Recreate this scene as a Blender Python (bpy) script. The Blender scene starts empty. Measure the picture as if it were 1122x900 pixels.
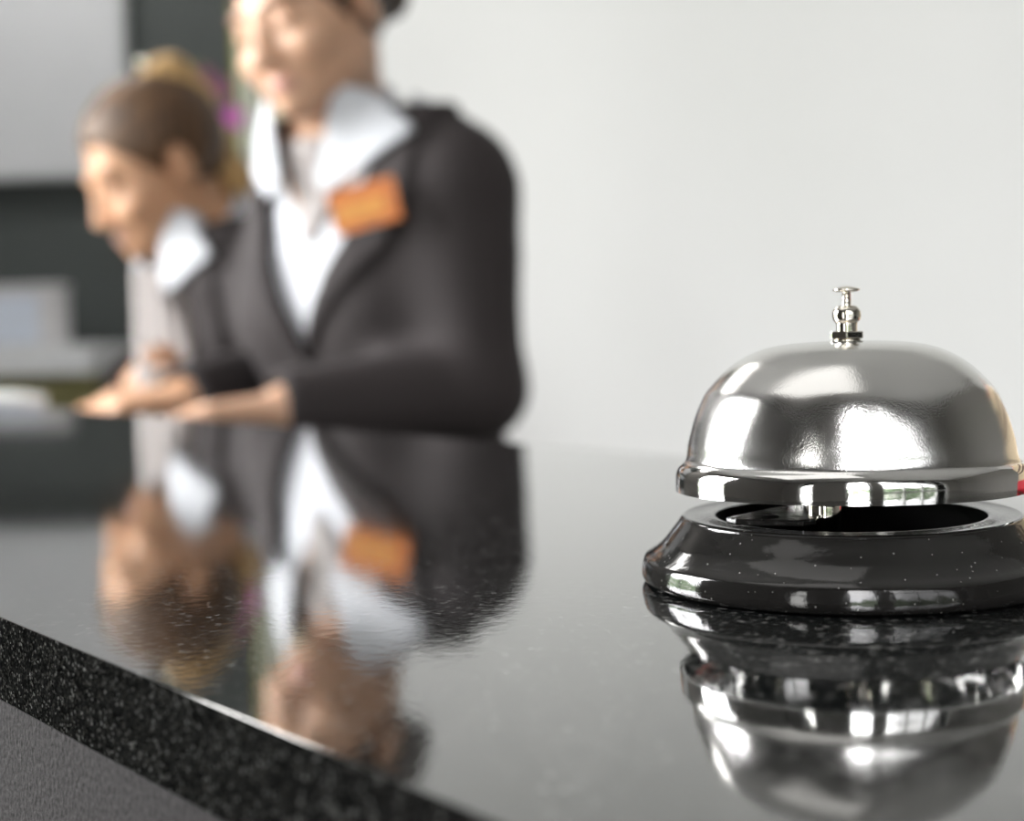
import bpy, bmesh, math, random
import numpy as np
from mathutils import Vector, Matrix, noise as mnoise

random.seed(4)
SC = bpy.context.scene
COL = SC.collection
Z0 = 1.10                      # height of the granite ledge above the floor
PI = math.pi

# ------------------------------------------------------------------ materials
def new_mat(name):
    m = bpy.data.materials.new(name); m.use_nodes = True
    nt = m.node_tree
    b = nt.nodes['Principled BSDF']
    return m, nt, b

def N(nt, t, **kw):
    n = nt.nodes.new(t)
    for k, v in kw.items():
        if k in n.inputs: n.inputs[k].default_value = v
        else: setattr(n, k, v)
    return n

def ramp(nt, stops):
    r = nt.nodes.new('ShaderNodeValToRGB')
    e = r.color_ramp.elements
    while len(e) < len(stops): e.new(.5)
    for el, (p, c) in zip(e, stops):
        el.position = p; el.color = (*c, 1) if len(c) == 3 else c
    return r

def simple(name, col, rough=.5, metal=0., var=.08, scale=40., bump=0., bscale=200., coat=0., sheen=0., ior=1.45, sss=0.):
    """plain principled material with a little procedural tone variation"""
    m, nt, b = new_mat(name)
    tc = N(nt, 'ShaderNodeTexCoord')
    nz = N(nt, 'ShaderNodeTexNoise', Scale=scale, Detail=4.)
    nt.links.new(tc.outputs['Object'], nz.inputs['Vector'])
    lo = tuple(c*(1-var) for c in col); hi = tuple(min(1, c*(1+var)) for c in col)
    r = ramp(nt, [(.3, lo), (.7, hi)])
    nt.links.new(nz.outputs['Fac'], r.inputs['Fac'])
    nt.links.new(r.outputs['Color'], b.inputs['Base Color'])
    b.inputs['Roughness'].default_value = rough
    b.inputs['Metallic'].default_value = metal
    b.inputs['IOR'].default_value = ior
    b.inputs['Coat Weight'].default_value = coat
    b.inputs['Sheen Weight'].default_value = sheen
    if sss:
        b.inputs['Subsurface Weight'].default_value = sss
        b.inputs['Subsurface Radius'].default_value = (.012, .004, .002)
        b.inputs['Subsurface Scale'].default_value = 1.0
    if bump:
        n2 = N(nt, 'ShaderNodeTexNoise', Scale=bscale, Detail=3.)
        nt.links.new(tc.outputs['Object'], n2.inputs['Vector'])
        bp = N(nt, 'ShaderNodeBump', Strength=bump, Distance=.001)
        nt.links.new(n2.outputs['Fac'], bp.inputs['Height'])
        nt.links.new(bp.outputs['Normal'], b.inputs['Normal'])
    return m

def granite(name, polished):
    m, nt, b = new_mat(name)
    tc = N(nt, 'ShaderNodeTexCoord')
    vo = N(nt, 'ShaderNodeTexVoronoi', Scale=1100. if polished else 2200.)
    nz = N(nt, 'ShaderNodeTexNoise', Scale=260., Detail=6., Roughness=.7)
    nt.links.new(tc.outputs['Object'], vo.inputs['Vector'])
    nt.links.new(tc.outputs['Object'], nz.inputs['Vector'])
    sx = N(nt, 'ShaderNodeSeparateColor'); nt.links.new(vo.outputs['Color'], sx.inputs['Color'])
    if polished:
        r1 = ramp(nt, [(0, (.006, .007, .007)), (.8, (.010, .011, .011)), (.92, (.04, .041, .041)), (1., (.22, .22, .21))])
    else:
        r1 = ramp(nt, [(0, (.003, .003, .003)), (.5, (.006, .006, .006)), (.78, (.012, .012, .0115)), (.92, (.03, .029, .026)), (1., (.12, .12, .115))])
    nt.links.new(sx.outputs[0], r1.inputs['Fac'])
    r2 = ramp(nt, [(.35, (.45, .45, .45)), (.65, (1.25, 1.25, 1.25))])
    nt.links.new(nz.outputs['Fac'], r2.inputs['Fac'])
    mx = N(nt, 'ShaderNodeMix', data_type='RGBA', blend_type='MULTIPLY')
    mx.inputs[0].default_value = 1.
    nt.links.new(r1.outputs['Color'], mx.inputs[6]); nt.links.new(r2.outputs['Color'], mx.inputs[7])
    nt.links.new(mx.outputs[2], b.inputs['Base Color'])
    b.inputs['IOR'].default_value = 1.5
    if polished:
        b.inputs['Coat Weight'].default_value = .8; b.inputs['Coat IOR'].default_value = 1.5; b.inputs['Coat Roughness'].default_value = .03
    else: b.inputs['Specular IOR Level'].default_value = .0
    if polished:
        # polished crystals: a mirror with tiny pits and dust
        n3 = N(nt, 'ShaderNodeTexNoise', Scale=900., Detail=2.)
        nt.links.new(tc.outputs['Object'], n3.inputs['Vector'])
        rr = ramp(nt, [(.3, (.035, .035, .035)), (.75, (.085, .085, .085))])
        nt.links.new(n3.outputs['Fac'], rr.inputs['Fac'])
        nt.links.new(rr.outputs['Color'], b.inputs['Roughness'])
        n4 = N(nt, 'ShaderNodeTexNoise', Scale=330., Detail=3.)
        nt.links.new(tc.outputs['Object'], n4.inputs['Vector'])
        bp = N(nt, 'ShaderNodeBump', Strength=.04, Distance=.0004)
        nt.links.new(n4.outputs['Fac'], bp.inputs['Height'])
        nt.links.new(bp.outputs['Normal'], b.inputs['Coat Normal'])
        nt.links.new(bp.outputs['Normal'], b.inputs['Normal'])
    else:
        b.inputs['Roughness'].default_value = .55
        bp = N(nt, 'ShaderNodeBump', Strength=.55, Distance=.0006)
        nt.links.new(sx.outputs[1], bp.inputs['Height'])
        nt.links.new(bp.outputs['Normal'], b.inputs['Normal'])
    return m

def fabric(name, col, scale=900., rough=.85, sheen=.15):
    m, nt, b = new_mat(name)
    tc = N(nt, 'ShaderNodeTexCoord')
    wv = N(nt, 'ShaderNodeTexWave', Scale=scale/6, Distortion=1.5)
    nz = N(nt, 'ShaderNodeTexNoise', Scale=7., Detail=5.)
    nt.links.new(tc.outputs['Object'], wv.inputs['Vector']); nt.links.new(tc.outputs['Object'], nz.inputs['Vector'])
    r = ramp(nt, [(.3, tuple(c*.9 for c in col)), (.7, tuple(min(1, c*1.1) for c in col))])
    nt.links.new(nz.outputs['Fac'], r.inputs['Fac'])
    nt.links.new(r.outputs['Color'], b.inputs['Base Color'])
    b.inputs['Roughness'].default_value = rough
    b.inputs['Sheen Weight'].default_value = sheen
    bp = N(nt, 'ShaderNodeBump', Strength=.15, Distance=.0005)
    nt.links.new(wv.outputs['Fac'], bp.inputs['Height'])
    nt.links.new(bp.outputs['Normal'], b.inputs['Normal'])
    return m

def hair_mat(name, dark, light, light_at=.6):
    m, nt, b = new_mat(name)
    tc = N(nt, 'ShaderNodeTexCoord')
    mp = N(nt, 'ShaderNodeMapping'); mp.inputs['Scale'].default_value = (1.6, 1., .35)
    nt.links.new(tc.outputs['Object'], mp.inputs['Vector'])
    nz = N(nt, 'ShaderNodeTexNoise', Scale=70., Detail=6., Roughness=.65)
    nt.links.new(mp.outputs['Vector'], nz.inputs['Vector'])
    r = ramp(nt, [(.32, dark), (light_at, light)])
    nt.links.new(nz.outputs['Fac'], r.inputs['Fac'])
    nt.links.new(r.outputs['Color'], b.inputs['Base Color'])
    b.inputs['Roughness'].default_value = .55
    bp = N(nt, 'ShaderNodeBump', Strength=.6, Distance=.003)
    nt.links.new(nz.outputs['Fac'], bp.inputs['Height'])
    nt.links.new(bp.outputs['Normal'], b.inputs['Normal'])
    return m

def skin_mat(name, col, lip, brow):
    m = simple(name, col, .46, var=.05, scale=20., sss=.12)
    nt = m.node_tree; b = nt.nodes['Principled BSDF']
    src = b.inputs['Base Color'].links[0].from_socket
    for at, c in (('lip', lip), ('brow', brow)):
        a = N(nt, 'ShaderNodeAttribute', attribute_name=at)
        mx = N(nt, 'ShaderNodeMix', data_type='RGBA')
        mx.inputs[7].default_value = (*c, 1)
        nt.links.new(a.outputs['Fac'], mx.inputs[0]); nt.links.new(src, mx.inputs[6]); src = mx.outputs[2]
    nt.links.new(src, b.inputs['Base Color'])
    return m

def emit_mat(name, col, s):
    m, nt, b = new_mat(name)
    b.inputs['Base Color'].default_value = (.8, .8, .8, 1)
    b.inputs['Emission Color'].default_value = (*col, 1)
    b.inputs['Emission Strength'].default_value = s
    return m

def pane_mat():
    m = bpy.data.materials.new('window_glass'); m.use_nodes = True
    nt = m.node_tree; nt.nodes.clear()
    out = N(nt, 'ShaderNodeOutputMaterial')
    tr = N(nt, 'ShaderNodeBsdfTransparent', Color=(.965, .965, .965, 1))
    gl = N(nt, 'ShaderNodeBsdfGlossy', Roughness=.0)
    fr = N(nt, 'ShaderNodeFresnel', IOR=1.45)
    mx = N(nt, 'ShaderNodeMixShader')
    nt.links.new(fr.outputs[0], mx.inputs[0]); nt.links.new(tr.outputs[0], mx.inputs[1]); nt.links.new(gl.outputs[0], mx.inputs[2])
    nt.links.new(mx.outputs[0], out.inputs['Surface'])
    return m

def steel(name, rough, grain, col=(.74, .735, .72)):
    m, nt, b = new_mat(name)
    tc = N(nt, 'ShaderNodeTexCoord')
    nz = N(nt, 'ShaderNodeTexNoise', Scale=2600., Detail=2.)
    nt.links.new(tc.outputs['Object'], nz.inputs['Vector'])
    b.inputs['Metallic'].default_value = 1.
    n2 = N(nt, 'ShaderNodeTexNoise', Scale=60., Detail=4.)
    nt.links.new(tc.outputs['Object'], n2.inputs['Vector'])
    rc = ramp(nt, [(.3, tuple(c*.93 for c in col)), (.7, col)])
    nt.links.new(n2.outputs['Fac'], rc.inputs['Fac'])
    nt.links.new(rc.outputs['Color'], b.inputs['Base Color'])
    rr = ramp(nt, [(.3, (rough*.7,)*3), (.75, (rough*1.4,)*3)])
    nt.links.new(n2.outputs['Fac'], rr.inputs['Fac'])
    nt.links.new(rr.outputs['Color'], b.inputs['Roughness'])
    if grain:
        bp = N(nt, 'ShaderNodeBump', Strength=grain, Distance=.0002)
        nt.links.new(nz.outputs['Fac'], bp.inputs['Height'])
        nt.links.new(bp.outputs['Normal'], b.inputs['Normal'])
    return m

M = {}
M['granite'] = granite('polished_black_granite', True)
M['granite_edge'] = granite('rough_black_granite', False)
M['panel_stone'] = simple('grey_speckled_panel', (.029, .0265, .0275), .8, var=.55, scale=900., bump=.6, bscale=700.)
M['panel_stone'].node_tree.nodes['Principled BSDF'].inputs['Specular IOR Level'].default_value = .12
M['white_wall'] = simple('white_painted_wall', (.84, .84, .84), .75, var=.01, scale=3.)
M['lobby_wall'] = simple('lobby_wall_paint', (.17, .163, .155), .8, var=.02, scale=3.)
M['dark_wall'] = simple('dark_green_grey_wall', (.040, .047, .045), .6, var=.06, scale=4.)
M['ceiling'] = simple('ceiling_paint', (.58, .58, .575), .85, var=.01, scale=3.)
M['floor'] = simple('floor_tile', (.30, .28, .26), .35, var=.12, scale=6.)
M['board'] = simple('pale_grey_board', (.44, .45, .465), .55, var=.02, scale=5.)
M['board_frame'] = simple('board_frame_metal', (.35, .36, .36), .4, metal=.6)
M['slab_grey'] = simple('pale_grey_slab', (.60, .61, .62), .4, var=.05, scale=30.)
M['olive'] = simple('olive_cabinet', (.17, .155, .06), .6, var=.1, scale=12.)
M['box_grey'] = simple('pale_grey_plastic', (.54, .53, .54), .5, var=.04)
M['box_blue'] = simple('pale_blue_plastic', (.56, .61, .70), .45, var=.06, scale=60.)
M['paper'] = simple('white_paper', (.80, .83, .82), .7, var=.02)
M['grey_plastic'] = simple('grey_plastic', (.20, .20, .22), .4)
M['desk'] = simple('dark_desk_laminate', (.030, .033, .032), .45, var=.2, scale=50.)
M['steel'] = steel('pressed_steel', .16, .16)
M['steel_rim'] = steel('bright_rim_steel', .05, .03)
M['chrome'] = steel('chrome_fitting', .07, .0, (.82, .78, .70))
M['enamel'] = simple('black_enamel', (.010, .0095, .009), .10, var=.2, bump=.05, bscale=500., ior=1.5)
def add_dust(m, scale, keep, col):
    nt = m.node_tree; b = nt.nodes['Principled BSDF']
    src = b.inputs['Base Color'].links[0].from_socket
    tc = N(nt, 'ShaderNodeTexCoord'); vo = N(nt, 'ShaderNodeTexVoronoi', Scale=scale); nt.links.new(tc.outputs['Object'], vo.inputs['Vector'])
    sp = N(nt, 'ShaderNodeSeparateColor'); nt.links.new(vo.outputs['Color'], sp.inputs['Color'])
    a = N(nt, 'ShaderNodeMath', operation='LESS_THAN'); a.inputs[1].default_value = .16; nt.links.new(vo.outputs['Distance'], a.inputs[0])
    c = N(nt, 'ShaderNodeMath', operation='GREATER_THAN'); c.inputs[1].default_value = keep; nt.links.new(sp.outputs[0], c.inputs[0])
    d = N(nt, 'ShaderNodeMath', operation='MULTIPLY'); nt.links.new(a.outputs[0], d.inputs[0]); nt.links.new(c.outputs[0], d.inputs[1])
    mx = N(nt, 'ShaderNodeMix', data_type='RGBA'); mx.inputs[7].default_value = (*col, 1)
    nt.links.new(d.outputs[0], mx.inputs[0]); nt.links.new(src, mx.inputs[6]); nt.links.new(mx.outputs[2], b.inputs['Base Color'])
add_dust(M['enamel'], 1000., .86, (.20, .195, .19))
M['enamel_dusty'] = simple('dusty_black_enamel', (.035, .035, .034), .16, var=.5, scale=1400., bump=.12, bscale=1200., coat=.35)
M['inner_black'] = simple('matt_black_inside', (.0025, .0025, .0025), .8)
M['inner_black'].node_tree.nodes['Principled BSDF'].inputs['Specular IOR Level'].default_value = .1
M['skin_a'] = skin_mat('skin_warm', (.50, .28, .165), (.40, .22, .17), (.24, .13, .06))
M['skin_b'] = skin_mat('skin_fair', (.53, .315, .205), (.44, .22, .18), (.13, .07, .04))
M['blazer'] = fabric('dark_brown_black_wool', (.022, .0165, .0168), sheen=.0)
M['trousers'] = fabric('black_wool', (.014, .012, .013))
M['shirt'] = fabric('white_cotton', (.46, .47, .50), rough=.7, sheen=.0)
M['scarf'] = fabric('greige_silk', (.29, .26, .25), rough=.6)
M['hair_fair'] = hair_mat('fair_brown_hair', (.026, .012, .005), (.17, .085, .032), .76)
M['hair_gold'] = hair_mat('golden_hair', (.20, .11, .04), (.58, .37, .15), .62)
M['hair_dark'] = hair_mat('dark_brown_hair', (.016, .009, .006), (.07, .038, .022), .75)
M['eye_white'] = simple('eye_white', (.75, .74, .72), .2)
M['iris'] = simple('iris_brown', (.05, .025, .012), .15)
M['badge'] = simple('orange_badge', (.45, .13, .022), .4, var=.18, scale=60.)
M['badge_band'] = simple('amber_badge_band', (.50, .22, .035), .4, var=.1, scale=90.)
M['magenta'] = simple('magenta_petal', (.60, .11, .50), .5, var=.15)
M['plum'] = simple('plum_petal', (.17, .03, .10), .5, var=.15)
M['leaf'] = simple('olive_green_leaf', (.20, .24, .05), .5, var=.2)
M['stem'] = simple('green_stem', (.16, .20, .05), .5)
M['pot'] = simple('white_ceramic', (.75, .75, .74), .25)
M['clip'] = simple('pearl_clip', (.85, .83, .70), .15, metal=.7)
M['shoe'] = simple('black_shoe_leather', (.012, .012, .012), .3)
M['frame'] = simple('window_frame_paint', (.30, .30, .30), .45)
M['glass'] = pane_mat()
M['added_light'] = emit_mat('added_panel_glow', (1., .98, .95), .42)  # faint glow of an added panel, mirrored in the upper dome
M['added_light_back'] = emit_mat('added_back_panel_glow', (1., .98, .95), 6.5)  # stronger glow added to brighten the back office and its board
M['trim'] = simple('trim_white', (.70, .70, .69), .5)
M['pouch'] = simple('beige_canvas', (.50, .40, .27), .7, var=.12, scale=60.)
M['pouch_red'] = simple('red_fabric', (.50, .02, .035), .55, var=.1)
M['pouch_stripe'] = simple('dark_stripe_fabric', (.06, .035, .03), .7)

# ------------------------------------------------------------------ helpers
def link(name, me, parent=None, mats=(), smooth=True, loc=None):
    o = bpy.data.objects.new(name, me); COL.objects.link(o)
    for m in mats: me.materials.append(m)
    if smooth:
        me.polygons.foreach_set('use_smooth', [True]*len(me.polygons))
    if parent is not None: o.parent = parent
    if loc is not None: o.location = loc
    return o

def obj(name, bm, mats, parent=None, smooth=False, bevel=0., seg=2):
    bmesh.ops.recalc_face_normals(bm, faces=bm.faces)
    me = bpy.data.meshes.new(name); bm.to_mesh(me); bm.free()
    if not isinstance(mats, (list, tuple)): mats = [mats]
    o = link(name, me, parent, mats, smooth)
    if bevel:
        md = o.modifiers.new('bevel', 'BEVEL'); md.width = bevel; md.segments = seg
        md.limit_method = 'ANGLE'; md.angle_limit = .6
    return o

def box(bm, x0, x1, y0, y1, z0, z1, mat=0):
    vs = [bm.verts.new((x, y, z)) for x in (x0, x1) for y in (y0, y1) for z in (z0, z1)]
    fs = [(0, 1, 3, 2), (4, 6, 7, 5), (0, 4, 5, 1), (2, 3, 7, 6), (0, 2, 6, 4), (1, 5, 7, 3)]
    for f in fs:
        q = bm.faces.new([vs[i] for i in f]); q.material_index = mat
    return vs

def lathe(bm, prof, seg=96, mat=0, mats=None, close=False):
    rings = []
    for r, z in prof:
        if r < 1e-7: rings.append([bm.verts.new((0, 0, z))])
        else: rings.append([bm.verts.new((r*math.cos(2*PI*k/seg), r*math.sin(2*PI*k/seg), z)) for k in range(seg)])
    n = len(rings)
    for i in range(n-1 if not close else n):
        a, b = rings[i], rings[(i+1) % n]
        mi = mats[i] if mats else mat
        for k in range(seg):
            k2 = (k+1) % seg
            if len(a) == 1 and len(b) == 1: continue
            if len(a) == 1: f = bm.faces.new((a[0], b[k2], b[k]))
            elif len(b) == 1: f = bm.faces.new((a[k], a[k2], b[0]))
            else: f = bm.faces.new((a[k], a[k2], b[k2], b[k]))
            f.material_index = mi

def tube(bm, pts, rad, seg=12, mat=0, caps=True):
    pts = [Vector(p) for p in pts]
    n = len(pts); rings = []
    up = Vector((0, 0, 1))
    for i, p in enumerate(pts):
        t = (pts[min(i+1, n-1)]-pts[max(i-1, 0)]).normalized()
        s = t.cross(up)
        if s.length < .05: s = t.cross(Vector((0, 1, 0)))
        s.normalize(); u = s.cross(t)
        r = rad[i] if isinstance(rad, (list, tuple)) else rad
        rings.append([bm.verts.new(p+s*(r*math.cos(2*PI*k/seg))+u*(r*math.sin(2*PI*k/seg))) for k in range(seg)])
    for a, b in zip(rings, rings[1:]):
        for k in range(seg):
            f = bm.faces.new((a[k], a[(k+1) % seg], b[(k+1) % seg], b[k])); f.material_index = mat
    if caps:
        bm.faces.new(rings[0][::-1]).material_index = mat; bm.faces.new(rings[-1]).material_index = mat

def smooth_prof(pts, n=6):
    """Catmull-Rom through profile points"""
    out = []
    for i in range(len(pts)-1):
        p0 = pts[max(i-1, 0)]; p1 = pts[i]; p2 = pts[i+1]; p3 = pts[min(i+2, len(pts)-1)]
        for k in range(n):
            t = k/n
            out.append(tuple(.5*((2*b)+(-a+c)*t+(2*a-5*b+4*c-d)*t*t+(-a+3*b-3*c+d)*t**3) for a, b, c, d in zip(p0, p1, p2, p3)))
    out.append(pts[-1])
    return out

def tag(o, label=None, cat=None, group=None, kind=None):
    if label: o['label'] = label
    if cat: o['category'] = cat
    if group: o['group'] = group
    if kind: o['kind'] = kind
    return o

def empty(name, loc, rot=None):
    o = bpy.data.objects.new(name, None); COL.objects.link(o)
    o.location = loc; o.empty_display_size = .05
    if rot: o.rotation_euler = rot
    return o

# ------------------------------------------------------------------ counter frame
S = Vector((0, .15553, 0)); ANG = .92096
NV = Vector((math.sin(ANG), math.cos(ANG), 0))        # guest side -> staff side
DV = Vector((-math.cos(ANG), math.sin(ANG), 0))       # along the counter, away from the camera
WID, THK = .318, .0165
# local counter frame: x = along DV, y = across NV
def counter_matrix():
    m = Matrix.Identity(4)
    m.col[0][:3] = DV; m.col[1][:3] = NV; m.col[2][:3] = (0, 0, 1); 
    m.col[3][:3] = (S.x, S.y, Z0)
    return m

def counter_empty(name, x, y, z):
    o = empty(name, (0, 0, 0))
    o.matrix_world = counter_matrix() @ Matrix.Translation((x, y, z))
    return o

rc = counter_empty('reception_counter', 0, 0, -Z0)
tag(rc, 'black polished granite reception counter with grey front panel, carrying the call bell', 'counter')
bm = bmesh.new(); box(bm, -1.0, 2.3, 0, WID, -THK+Z0, Z0)
for f in bm.faces:
    c = f.calc_center_median()
    f.material_index = 0 if c.z > Z0-.001 else 1
o = obj('granite_top', bm, [M['granite'], M['granite_edge']], rc, bevel=.0003, seg=2)
o['label'] = 'polished black granite top with rough speckled edge'
bm = bmesh.new(); box(bm, -1.0, 2.3, .0, .022, 0, Z0-THK)
o = obj('front_panel', bm, M['panel_stone'], rc); o['label'] = 'grey speckled front panel'
bm = bmesh.new(); box(bm, -1.0, 2.3, WID-.03, WID-.005, .0, Z0-THK)
obj('back_panel', bm, M['desk'], rc)

# staff desk just below, behind the ledge
DZ = -.059
sd = counter_empty('staff_desk', .35, WID-.005, -Z0)
tag(sd, 'low dark desk behind the granite counter where both receptionists rest their hands', 'desk')
bm = bmesh.new(); box(bm, 0, 1.95, 0, .37, Z0+DZ-.03, Z0+DZ)
obj('desktop', bm, M['desk'], sd, bevel=.002)
for xx in (.02, 1.9):
    bm = bmesh.new(); box(bm, xx, xx+.03, .05, .33, 0, Z0+DZ-.03)
    obj('side_panel', bm, M['desk'], sd)

# ------------------------------------------------------------------ call bell
BX, BY = .06846, .30543
bell = empty('call_bell', (BX, BY, Z0))
tag(bell, 'polished steel service bell on a round black base standing on the granite counter', 'bell')
bprof = smooth_prof([(.0395, .0003), (.0414, .0003), (.0423, .0010), (.0425, .0022), (.0422, .0042), (.0418, .0052), (.0411, .0058), (.0397, .0067), (.0379, .0083), (.0364, .0102), (.0352, .0117), (.0344, .0128), (.0341, .0133), (.0335, .0136)], 4)
bm = bmesh.new(); lathe(bm, [(.0, .0003)]+bprof, 160)
obj('base', bm, M['enamel'], bell, smooth=True)
bm = bmesh.new()
lathe(bm, smooth_prof([(.0335, .0136), (.0325, .01335), (.0305, .0132), (.0280, .0134), (.0272, .0133)], 3), 128)
lathe(bm, [(.0272, .0133), (.0268, .0128), (.0266, .0118), (.0262, .0030), (.0, .0025)], 128, mat=1)
o = obj('base_flange', bm, [M['enamel_dusty'], M['inner_black']], bell, smooth=True); o['label'] = 'dusty black top flange around a dark round opening'
# striker lever and post, laid out in the bell's own frame turned towards the guest side
ur = Vector((math.cos(-.2205), math.sin(-.2205), 0)); vf = Vector((-.2187, -.9758, 0))
bm = bmesh.new()
outl = [(-.0235, .0195), (-.0215, .0222), (-.0165, .0235), (-.0085, .0238), (-.0062, .0215), (-.0058, .0160), (-.0040, .0090), (-.0015, .0010), (-.0010, -.0040), (-.0090, -.0045), (-.0150, .0040), (-.0195, .0120)]
top = [bm.verts.new(ur*a+vf*b+Vector((0, 0, .0151))) for a, b in outl]
bot = [bm.verts.new(ur*a+vf*b+Vector((0, 0, .0139))) for a, b in outl]
bm.faces.new(top); bm.faces.new(bot[::-1])
for i in range(len(outl)):
    j = (i+1) % len(outl); bm.faces.new((top[i], bot[i], bot[j], top[j]))
lv = obj('striker_lever', bm, M['enamel'], bell, bevel=.0003)
bm = bmesh.new(); c = ur*-.0150+vf*.0185
lathe(bm, [(0, .0153), (.0016, .0153), (.0018, .01505)], 24)
bmesh.ops.translate(bm, verts=bm.verts, vec=c)
obj('rivet', bm, M['inner_black'], lv, smooth=True)
bm = bmesh.new(); lathe(bm, [(0, .0025), (.0034, .0025), (.0034, .0205), (.0026, .0215), (0, .0215)], 40)
bmesh.ops.translate(bm, verts=bm.verts, vec=ur*-.0048+vf*.0135)
obj('striker_post', bm, M['chrome'], bell, smooth=True)
bm = bmesh.new(); lathe(bm, [(.0, .0025), (.0022, .0025), (.0022, .0475), (0, .0475)], 24)
obj('spindle', bm, M['chrome'], bell, smooth=True)

tilt = Matrix(((1, 0, .0048), (0, 1, .018), (-.0048, -.018, 1))).to_3x3()
def tilted(bm):
    for v in bm.verts: v.co = tilt @ v.co
    return bm
dp = [(.0352, .0185), (.03525, .0200), (.0351, .0222), (.0344, .0236), (.0333, .0246), (.03285, .0260), (.0325, .0284), (.0311, .0335), (.0292, .0379), (.0272, .0405), (.0246, .0431), (.0220, .0450), (.0182, .0469), (.0132, .0481), (.0070, .0486), (.0, .0487)]
sp = smooth_prof(dp, 6)
bm = bmesh.new()
mats = [1 if p[1] < .0241 and i < 30 else 0 for i, p in enumerate(sp)]
lathe(bm, sp, 192, mats=mats)
inner = [(max(r-.0009, 0), z-.0009 if r < .030 else z) for r, z in sp]; inner[0] = (.0343, .0185)
lathe(bm, inner[::-1]+[sp[0]], 192, mat=1)
obj('dome', tilted(bm), [M['steel'], M['steel_rim']], bell, smooth=True)
bm = bmesh.new()
lathe(bm, [(0, .0485), (.00285, .0485), (.00285, .0488), (.0026, .0491), (0, .0491)], 40)
obj('washer', tilted(bm), M['chrome'], bell, smooth=True)
bm = bmesh.new()
hexp = [(.0037*math.cos(PI/3*k+.3), .0037*math.sin(PI/3*k+.3)) for k in range(6)]
t1 = [bm.verts.new((a, b, .0506)) for a, b in hexp]; b1 = [bm.verts.new((a, b, .0491)) for a, b in hexp]
bm.faces.new(t1); bm.faces.new(b1[::-1])
for i in range(6): bm.faces.new((t1[i], b1[i], b1[(i+1) % 6], t1[(i+1) % 6]))
obj('hex_nut', tilted(bm), M['chrome'], bell, bevel=.0002)
bm = bmesh.new()
kp = smooth_prof([(.0021, .0505), (.00212, .0518), (.0022, .0523), (.0027, .0529), (.0029, .0539), (.0027, .0549), (.0020, .0557), (.0012, .0559)], 5)
lathe(bm, kp, 48)
obj('knob', tilted(bm), M['chrome'], bell, smooth=True)
bm = bmesh.new()
lathe(bm, [(.0009, .0555), (.0009, .0586), (.0022, .0587), (.0028, .05895), (.0027, .0592), (.0018, .05955), (.0008, .0598), (0, .0599)], 40)
obj('plunger', tilted(bm), M['chrome'], bell, smooth=True)

# ------------------------------------------------------------------ implicit-surface mesher (naive surface nets)
def mesh_sdf(f, lo, hi, h, B=12):
    lo = np.array(lo, np.float64); hi = np.array(hi, np.float64)
    n = np.ceil((hi-lo)/h/B).astype(int)*B
    nb = n//B
    V = np.ones(tuple(n), np.float32)
    bi = np.stack(np.meshgrid(*[np.arange(k) for k in nb], indexing='ij'), -1).reshape(-1, 3)
    cen = lo+(bi*B+(B-1)/2)*h
    d = f(cen)
    keep = np.abs(d) < B*h*1.25
    for b, s in zip(bi[~keep], d[~keep]):
        if s < 0: V[b[0]*B:(b[0]+1)*B, b[1]*B:(b[1]+1)*B, b[2]*B:(b[2]+1)*B] = -1
    g = np.stack(np.meshgrid(*[np.arange(B)]*3, indexing='ij'), -1).reshape(-1, 3)
    kb = bi[keep]
    for i in range(0, len(kb), 60):
        ch = kb[i:i+60]
        P = (lo+(ch[:, None, :]*B+g[None])*h).reshape(-1, 3)
        v = f(P).reshape(len(ch), B, B, B)
        for b, vv in zip(ch, v):
            V[b[0]*B:(b[0]+1)*B, b[1]*B:(b[1]+1)*B, b[2]*B:(b[2]+1)*B] = vv
    ins = V < 0
    nx, ny, nz = V.shape
    cs = np.zeros((nx-1, ny-1, nz-1), np.int8)
    for a in (0, 1):
        for b in (0, 1):
            for c in (0, 1):
                cs += ins[a:nx-1+a, b:ny-1+b, c:nz-1+c]
    act = (cs > 0) & (cs < 8)
    idx = np.argwhere(act)
    ids = -np.ones(act.shape, np.int64); ids[act] = np.arange(len(idx))
    acc = np.zeros((len(idx), 3)); cnt = np.zeros(len(idx))
    cor = [(a, b, c) for a in (0, 1) for b in (0, 1) for c in (0, 1)]
    for i in range(8):
        for j in range(i+1, 8):
            ca, cb = np.array(cor[i]), np.array(cor[j])
            if np.abs(ca-cb).sum() != 1: continue
            va = V[tuple((idx+ca).T)]; vb = V[tuple((idx+cb).T)]
            m = (va < 0) != (vb < 0)
            t = va[m]/(va[m]-vb[m])
            acc[m] += ca+(cb-ca)*t[:, None]; cnt[m] += 1
    verts = lo+(idx+acc/cnt[:, None])*h
    quads = []
    for ax in range(3):
        u, w = (ax+1) % 3, (ax+2) % 3
        sl0 = [slice(None)]*3; sl1 = [slice(None)]*3
        sl0[ax] = slice(0, -1); sl1[ax] = slice(1, None)
        e = ins[tuple(sl0)] != ins[tuple(sl1)]
        p = np.argwhere(e)
        ok = (p[:, u] > 0) & (p[:, w] > 0) & (p[:, u] < V.shape[u]-1) & (p[:, w] < V.shape[w]-1)
        p = p[ok]
        inn = ins[tuple(p.T)]
        def cell(du, dw):
            q = p.copy(); q[:, u] -= du; q[:, w] -= dw
            return ids[tuple(q.T)]
        q = np.stack([cell(1, 1), cell(0, 1), cell(0, 0), cell(1, 0)], 1)
        q[~inn] = q[~inn][:, ::-1]
        quads.append(q)
    quads = np.concatenate(quads)
    return verts, quads

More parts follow.
